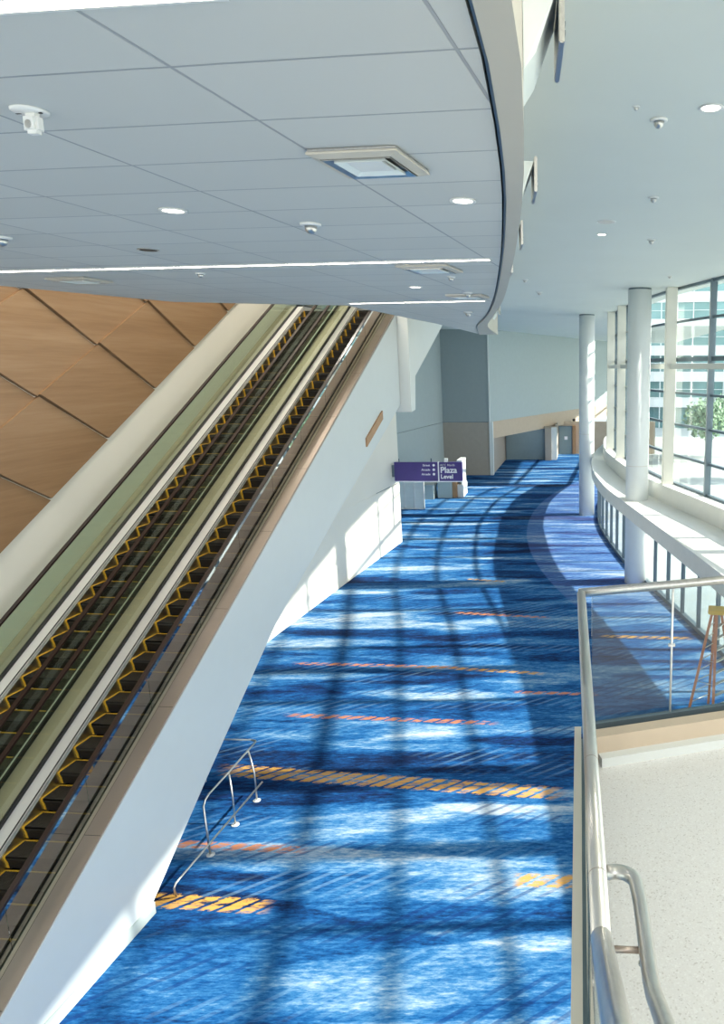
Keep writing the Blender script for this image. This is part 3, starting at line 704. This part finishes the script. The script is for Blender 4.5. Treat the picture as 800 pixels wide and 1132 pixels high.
# ---------------------------------------------------------------- guard rail at the foot of the cladding
gr = thing('floor_guard_rail', 'low tubular steel guard rail standing on carpet by the escalator', 'guard rail', (-6.9, 12.9, 0))
def L3(p): return (p[0]+6.9, p[1]-12.9, p[2])
mb = MB(); mb.tube([L3(p) for p in [(-6.93, 12.08, .012), (-6.97, 12.12, .5), (-7.04, 12.22, .93), (-7.05, 12.32, 1.0), (-7.05, 12.45, 1.03), (-7.02, 13.3, 1.04), (-7.0, 14.36, 1.05), (-7.02, 14.43, 1.05), (-7.12, 14.46, 1.05), (-7.02, 14.46, 1.05)][:9]], .019, 12); mb.build('top_rail', 'steel', gr)
mb = MB(); mb.tube([L3(p) for p in [(-7.10, 14.46, 1.05), (-8.2, 14.52, 1.05), (-8.25, 14.52, 1.0), (-8.25, 14.52, .01)]], .017, 12); mb.build('return_rail', 'steel', gr)
mb = MB(); mb.tube([L3(p) for p in [(-6.97, 10.98, .012), (-6.955, 10.92, .22), (-6.94, 10.96, .29), (-6.92, 11.1, .31), (-6.77, 14.03, .31)]], .019, 12); mb.build('lower_rail', 'steel', gr)
for i, (x, y) in enumerate(((-6.93, 12.09), (-6.89, 13.0), (-6.82, 13.83))):
    if i: mb = MB(); mb.tube([L3(p) for p in [(x, y, .012), (x-.04, y+.08, .6), (-7.03+.02*i, y+.18, 1.035)]], .018, 12); mb.build('post', 'steel', gr)
    mb = MB(); mb.cyl(*L3((x, y, 0))[:2], 0, .014, .075, 24); mb.cyl(*L3((x, y, 0))[:2], .014, .03, .035, 24); mb.build('base_flange', 'steel_light', gr)

# ---------------------------------------------------------------- step ladder
ld = thing('step_ladder', 'orange stepladder with yellow top standing by the lower glazing', 'ladder', (3.55, 17.9, 0), math.radians(-12))
H = 2.82
def lerp(a, b, t): return tuple(a[i]+(b[i]-a[i])*t for i in range(3))
rear = [((-.62, -.33, 0), (-.06, -.16, H-.05)), ((-.62, .36, 0), (-.06, .18, H-.05))]
front = [((.62, -.36, 0), (.06, -.18, H-.05)), ((.62, .36, 0), (.06, .18, H-.05))]
rear = [((-.62, -.20, 0), (-.10, -.14, H-.05)), ((-.12, .42, 0), (-.02, .20, H-.05))]
front = [((.02, -.42, 0), (.02, -.20, H-.05)), ((.62, .25, 0), (.12, .16, H-.05))]
def railbox(mb, a, b, w_=.035, d_=.022):
    a, b = Vector(a), Vector(b); t = (b-a).normalized(); u = t.cross(Vector((0, 1, 0))).normalized(); v = t.cross(u)
    vs = [p+u*sx*w_+v*sy*d_ for p in (a, b) for sx, sy in ((-1, -1), (1, -1), (1, 1), (-1, 1))]
    mb.add(vs, [(0, 1, 2, 3), (7, 6, 5, 4), (0, 4, 5, 1), (1, 5, 6, 2), (2, 6, 7, 3), (3, 7, 4, 0)])
for a, b in rear: mb = MB(); railbox(mb, a, b); mb.build('rear_rail', 'orange_fg', ld)
for a, b in front: mb = MB(); railbox(mb, a, b); mb.build('front_rail', 'orange_fg', ld)
for k in range(1, 9):
    t = k/9.2; mb = MB(); a, b = lerp(*front[0], t), lerp(*front[1], t); a, b = Vector(a), Vector(b)
    u = (b-a).normalized(); v = Vector((-u.y, u.x, 0))*.045; z = Vector((0, 0, .02))
    mb.add([a-v, b-v, b+v, a+v, a-v+z, b-v+z, b+v+z, a+v+z], [(0, 3, 2, 1), (4, 5, 6, 7), (0, 1, 5, 4), (1, 2, 6, 5), (2, 3, 7, 6), (3, 0, 4, 7)]); mb.build('tread', 'alu', ld)
    mb = MB(); mb.tube([lerp(*rear[0], t), lerp(*rear[1], t)], .013, 8); mb.build('rear_rung', 'alu', ld)
for k in (3, 5): 
    t = k/9.2; mb = MB(); mb.tube([lerp(*rear[0], t), lerp(*front[0], t)], .01, 8); mb.build('spreader', 'alu', ld)
mb = MB(); mb.bbox((-.20, -.22, H-.06), (.22, .24, H+.05), .02)
for k in range(4): mb.bbox((-.18+.1*k, -.235, H-.03), (-.13+.1*k, -.215, H+.03), .004)
mb.build('top_cap', 'ladder_yellow', ld)

# ---------------------------------------------------------------- far kiosk and glass partition
ks = thing('reception_kiosk', 'white kiosk with orange wood side behind the purple sign', 'kiosk', (-9.9, 49.9, 0))
mb = MB(); mb.bbox((0, 0, 0), (1.0, 1.2, 2.3), .03); mb.build('body', 'greywall', ks)
mb = MB(); mb.bbox((1.02, .15, 0), (1.30, 1.3, 2.3), .02); mb.build('wood_side', 'orange_wood', ks)
mb = MB(); mb.bbox((1.32, .4, 0), (1.75, 2.2, .9), .02); mb.box((1.60, .5, .9), (1.68, 2.1, 2.6)); mb.box((1.32, 2.1, .9), (1.68, 2.18, 2.6)); mb.box((1.32, .42, 2.5), (1.7, 2.18, 2.62)); mb.build('side_counter', 'white_plastic', ks)
mb = MB(); mb.bbox((1.35, .6, 1.3), (1.58, 2.0, 2.3), .01); mb.build('display_panel', 'orange_wood', ks)
cd = thing('service_counter', 'low dark-topped counter left of the reception kiosk', 'counter', (-11.7, 49.5, 0))
mb = MB(); mb.prism([(0, 0), (1.6, 0), (1.6, 1.2), (.9, 2.0)], 2, 0, 1.0); mb.build('body', 'greywall', cd)
mb = MB(); mb.prism([(-.1, -.1), (1.7, -.1), (1.7, 1.25), (.85, 2.15)], 2, 1.0, 1.06); mb.build('counter_top', 'steel', cd)
gp = thing('glass_partition', 'glazed white partition screen at the end of the sunlit cream wall', 'partition', (-11.9, 45.9, 0))
for k in range(4):
    mb = MB(); mb.box((.62*k, 0, 0), (.62*k+.07, .08, 2.3)); mb.build('post', 'white_plastic', gp)
for k in range(3):
    mb = MB(); mb.box((.62*k+.07, .03, .1), (.62*k+.62, .05, 2.2)); mb.build('glass_panel', 'frost', gp)
mb = MB(); mb.box((0, 0, 2.3), (1.93, .08, 2.38)); mb.box((.0, .0, 0), (1.93, .08, .08)) ; mb.build('top_bar', 'white_plastic', gp)

# ---------------------------------------------------------------- ceiling fittings
def linear(p, q, label):
    p, q = Vector((*p, TZ)), Vector((*q, TZ)); d_ = (q-p).normalized(); nr = Vector((-d_.y, d_.x, 0))
    t = thing('linear_light', label, 'light', tuple(p), math.atan2(d_.y, d_.x), 'recessed linear lights'); Ln = (q-p).length
    mb = MB(); mb.box((0, -.035, -.012), (Ln, .035, -.002)); mb.build('diffuser', 'light', t)
    mb = MB(); mb.box((-.02, -.05, -.014), (Ln+.02, -.036, -.001)); mb.box((-.02, .036, -.014), (Ln+.02, .05, -.001)); mb.box((-.02, -.036, -.014), (-.001, .036, -.001)); mb.box((Ln+.001, -.036, -.014), (Ln+.02, .036, -.001)); mb.build('trim_frame', 'white_plastic', t)
linear((-9.0, 9.67), (-.99, 8.35), 'long bright linear light crossing the whole tiled ceiling')
linear((-4.25, 13.94), (-1.69, 13.39), 'shorter linear light near the far end of the tiled ceiling')
linear((-6.0, 3.14), (-1.15, 2.56), 'wide bright linear light at the top left corner')
def downlight(x, y, z, r, label):
    t = thing('downlight', label, 'light', (x, y, z), 0, 'round recessed downlights')
    mb = MB(); mb.lathe(0, 0, [(r, -.001), (r, -.012), (r*.78, -.012), (r*.76, -.004), (r*.2, -.003)], 32); mb.build('trim_ring', 'white_plastic', t)
    mb = MB(); mb.cyl(0, 0, -.008, -.0045, r*.72, 24); mb.build('lamp_disc', 'light_cool', t)
downlight(-3.08, 5.83, TZ, .10, 'lit downlight left of the square air diffuser')
downlight(-.83, 5.50, TZ, .095, 'lit downlight beside the curved ceiling edge')
downlight(-2.43, 11.17, TZ, .10, 'small lit downlight far along the tiled ceiling, between the two strip lights')
downlight(1.58, 9.45, CZ, .15, 'lit downlight at the right edge of the white ceiling')
downlight(.53, 17.87, CZ, .13, 'small lit downlight farther along the white ceiling')
def diffuser(cx_, cy_, sx, sy, rz, label):
    t = thing('air_diffuser', label, 'air vent', (cx_, cy_, TZ), rz, 'square air diffusers')
    def ring(a, b, z0, z1):
        m_ = MB()
        o4 = [(-a*sx, -a*sy), (a*sx, -a*sy), (a*sx, a*sy), (-a*sx, a*sy)]; i4 = [(-b*sx, -b*sy), (b*sx, -b*sy), (b*sx, b*sy), (-b*sx, b*sy)]
        vs = [(*p, z0) for p in o4]+[(*p, z1) for p in i4]+[(*p, z0+.012) for p in o4]+[(*p, z1+.012) for p in i4]
        fs = []
        for k in range(4):
            l = (k+1) % 4; fs += [(k, l, 4+l, 4+k), (8+k, 8+l, 12+l, 12+k), (k, l, 8+l, 8+k), (4+k, 4+l, 12+l, 12+k)]
        m_.add(vs, fs); return m_
    ring(.5, .40, -.03, -.045).build('frame', 'fascia', t)
    ring(.385, .31, -.05, -.028).build('louvre', 'steel', t)
    ring(.29, .22, -.05, -.028).build('louvre', 'frost', t)
    mb = MB(); mb.box((-.20*sx, -.20*sy, -.035), (.20*sx, .20*sy, -.025)); mb.build('centre_plate', 'white_plastic', t)
    mb = MB(); mb.box((-.49*sx, -.49*sy, -.015), (.49*sx, .49*sy, -.003)); mb.build('backing', 'steel', t)
diffuser(-1.2, 4.48, .52, .52, -.15, 'large square air diffuser in the middle of the tiled ceiling')
diffuser(-1.78, 9.05, .62, .62, -.15, 'smaller looking air diffuser just beyond the long strip light')
diffuser(-6.75, 10.2, .6, .5, -.15, 'faint air diffuser at far left beyond the long strip light')
diffuser(-1.85, 12.45, .62, .45, -.15, 'farthest thin air diffuser before the short strip light')
def detector(x, y, z, s_, label, body='white_plastic'):
    t = thing('ceiling_detector', label, 'detector', (x, y, z), 0, 'ceiling detectors')
    mb = MB(); mb.lathe(0, 0, [(.085*s_, 0), (.085*s_, -.015*s_), (.07*s_, -.022*s_)], 28); mb.build('base_plate', body, t)
    mb = MB(); mb.lathe(0, 0, [(.05*s_, -.021*s_), (.047*s_, -.05*s_), (.03*s_, -.075*s_), (.008*s_, -.085*s_)], 24); mb.build('dome', 'steel', t)
detector(-2.23, 6.36, TZ, 1.0, 'white detector between the downlight and the square diffuser')
detector(-4.8, 9.59, TZ, .7, 'small sprinkler head just beyond the long strip light')
detector(-5.29, 6.99, TZ, 1.0, 'detector at the left edge of the tiled ceiling')
detector(-1.69, 9.97, TZ, .7, 'tiny detector beyond the smaller air diffuser')
detector(-1.78, 12.0, TZ, 1.0, 'detector near the curved edge before the short strip light')
detector(-2.4, 16.2, TZ, 1.2, 'detector at the far tip of the tiled ceiling')
detector(1.0, 9.87, CZ, 1.3, 'dome detector on white ceiling left of the edge downlight')
detector(.68, 9.42, CZ, .55, 'small sprinkler head next to the nearest ceiling dome')
detector(1.36, 14.11, CZ, 1.2, 'second dome detector along the white ceiling')
detector(1.76, 18.61, CZ, 1.3, 'third dome detector along the white ceiling')
detector(3.08, 25.73, CZ, 1.1, 'small detector above the tall windows')
detector(-1.92, 26.77, CZ, 1.3, 'detector on the white ceiling close past the curved edge')
detector(-1.65, 31.18, CZ, 1.5, 'farthest detector on the white ceiling')
# big presence sensor hanging at left
t = thing('security_camera', 'white security camera hanging from an oval ceiling plate at top left', 'camera', (-2.55, 3.66, TZ), math.radians(-8)); t.scale = (.82, .82, .95)
mb = MB(); mb.lathe(0, 0, [(.095, 0), (.095, -.008), (.08, -.016), (.02, -.018)], 32); mb.build('mounting_plate', 'white_plastic', t)
mb = MB(); mb.bbox((-.035, -.035, -.11), (.06, .035, -.016), .018); mb.build('camera_body', 'white_plastic', t)
mb = MB(); mb.box((-.075, -.02, -.0185), (-.045, -.008, -.0165)); mb.box((.068, -.016, -.021), (.085, -.004, -.0165)); mb.build('slot', 'black', t)
mb = MB(); mb.tube([(.01, -.037, -.07), (.01, -.034, -.07)], .02, 16); mb.build('lens', 'steel', t)
t = thing('recessed_speaker', 'dark round recessed fitting beyond the lit downlight', 'speaker', (-4.37, 7.72, TZ), 0)
mb = MB(); mb.cyl(0, 0, -.006, 0, .10, 28); mb.build('ring', 'steel', t); mb = MB(); mb.cyl(0, 0, -.009, -.0061, .08, 28); mb.build('grille', 'black', t)
t = thing('ceiling_speaker', 'grey round speaker grille flush in the white ceiling', 'speaker', (.58, 16.37, CZ), 0)
mb = MB(); mb.cyl(0, 0, -.012, 0, .21, 32); mb.build('ring', 'white_plastic', t); mb = MB(); mb.cyl(0, 0, -.016, -.0121, .18, 32); mb.build('grille', 'steel', t)
# wedge uplights on the fascia
for (y, lb) in ((4.5, 'wedge-shaped wall light nearest the camera on the curved fascia'), (7.8, 'second wedge wall light along the curved fascia'), (10.9, 'third wedge wall light along the curved fascia'), (14.0, 'fourth wedge wall light, tiny, along the curved fascia'), (24.6, 'last wedge wall light at the end of the curved fascia')):
    x = at(F_out, y); y2 = y+.1; ang = -math.atan((at(F_out, y+.3)-at(F_out, y-.3))/.6)
    t = thing('wedge_wall_light', lb, 'wall light', (x+.002, y, 10.66), ang, 'wedge lights on the fascia'); t.scale = (1.1, 1.7, 1.15)
    mb = MB(); mb.add([(0, -.17, -.10), (0, .17, -.10), (.0, -.17, .26), (0, .17, .26), (.17, -.16, .26), (.17, .16, .26), (.06, -.16, -.02), (.06, .16, -.02)], [(0, 1, 3, 2), (2, 3, 5, 4), (4, 5, 7, 6), (6, 7, 1, 0), (0, 2, 4, 6), (1, 7, 5, 3)]); mb.build('shade', 'frost', t)
    mb = MB(); mb.bbox((.172, -.17, .02), (.20, .17, .30), .006); mb.build('front_plate', 'steel', t)
    mb = MB(); mb.box((.201, -.16, .06), (.204, .16, .075)); mb.box((.201, -.16, .10), (.204, .16, .112)); mb.build('plate_groove', 'frame', t)

# ---------------------------------------------------------------- outside
ob = thing('office_building', 'pale glass-fronted office building beyond the tall windows', 'building', (16, 112, -.25), math.radians(-12))
W_ = 70
mb = MB(); mb.box((-6, .6, 0), (W_, 20, 44)); mb.build('facade_glass', 'bldg_glass', ob)
for k in range(11):
    z = 3.2+3.9*k; mb = MB(); mb.box((-6.3, .2, z), (W_, .62, z+1.5)); mb.box((-6.3, .12, z+1.42), (W_, .2, z+1.5)); mb.build('spandrel', 'bldg_white', ob)
for k in range(26):
    x = -6.2+2.4*k; mb = MB(); mb.box((x, .3, 0), (x+.14, .62, 44)); mb.build('mullion', 'bldg_white', ob)
for k in range(11):
    z = 3.2+3.9*k+2.7; mb = MB(); mb.box((-6.3, .4, z), (W_, .62, z+.08)); mb.build('transom', 'bldg_white', ob)
def tree(x, y, h, r, lb):
    t = thing('street_tree', lb, 'tree', (x, y, -.25), 0, 'trees on the plaza')
    mb = MB(); mb.tube([(0, 0, 0), (.05, .02, h*.3), (0, 0, h*.6)], [.16, .12, .06], 10)
    for k in range(5):
        a = k*1.257; mb.tube([(0, 0, h*.4), (math.cos(a)*r*.5, math.sin(a)*r*.5, h*.7)], [.06, .02], 6)
    mb.build('trunk', 'bark', t)
    mb = MB(); rnd = random.Random(int(x*10))
    for k in range(900):
        a, b, q = rnd.uniform(0, 6.283), rnd.uniform(-1, 1), rnd.random()**.4
        p = Vector((math.cos(a)*math.sqrt(1-b*b)*r*q, math.sin(a)*math.sqrt(1-b*b)*r*q, h*.68+b*r*.9*q)); u = Vector((rnd.uniform(-1, 1), rnd.uniform(-1, 1), rnd.uniform(-1, 1))).normalized()*.22; v = u.orthogonal().normalized()*.16
        mb.add([p-u, p-v, p+u, p+v], [(0, 1, 2, 3)])
    mb.build('foliage', 'foliage', t)
for a in ((15.5, 58, 6.0, 2.2, 'leafy tree outside low, nearest on the plaza'), (12.3, 70, 6.5, 2.3, 'taller leafy tree outside in front of the office building'), (15.6, 74, 7.0, 2.4, 'leafy tree outside at the right edge of the windows')): tree(*a)

# ---------------------------------------------------------------- fill lamps added out of view to brighten the escalators and the landing
def add_fill_lamp(x, y, z, power, label, size=.5, name='added_fill_lamp'):
    t = thing(name, label, 'light', (x, y, z), 0, 'added fill lamps')
    mb = MB(); mb.lathe(0, 0, [(size*.56, 0), (size*.56, -.05), (size*.5, -.05), (size*.5, -.02)], 32); mb.build('housing', 'white_plastic', t)
    mb = MB(); mb.cyl(0, 0, -.035, -.025, size*.49, 24); mb.build('lens', 'light_cool', t)
    l = bpy.data.lights.new('lamp', 'AREA'); l.shape = 'DISK'; l.size = size*.95; l.energy = power; l.color = (1, .93, .82)
    o = bpy.data.objects.new('lamp', l); col.objects.link(o); o.parent = t; o.location = (0, 0, -.06)
for y, lb in ((8.5, 'added fill lamp, out of view above the foot of the escalators'), (12.5, 'added fill lamp, out of view above the lower escalator steps'), (16.5, 'added fill lamp, out of view above the middle of the escalators'), (20.5, 'added fill lamp, out of view above the upper escalator steps'), (24.5, 'added fill lamp, out of view above the head of the escalators')):
    add_fill_lamp(-8.6, y, 14.99, 135, lb)
for x, y, lb in ((2.2, 3.2, 'added fill lamp, out of view above the front of the terrazzo landing'), (2.2, .2, 'added fill lamp, out of view above the landing stairs'), (2.6, -2.4, 'added fill lamp, out of view behind the landing stairs')): add_fill_lamp(x, y, CZ, 34, lb)
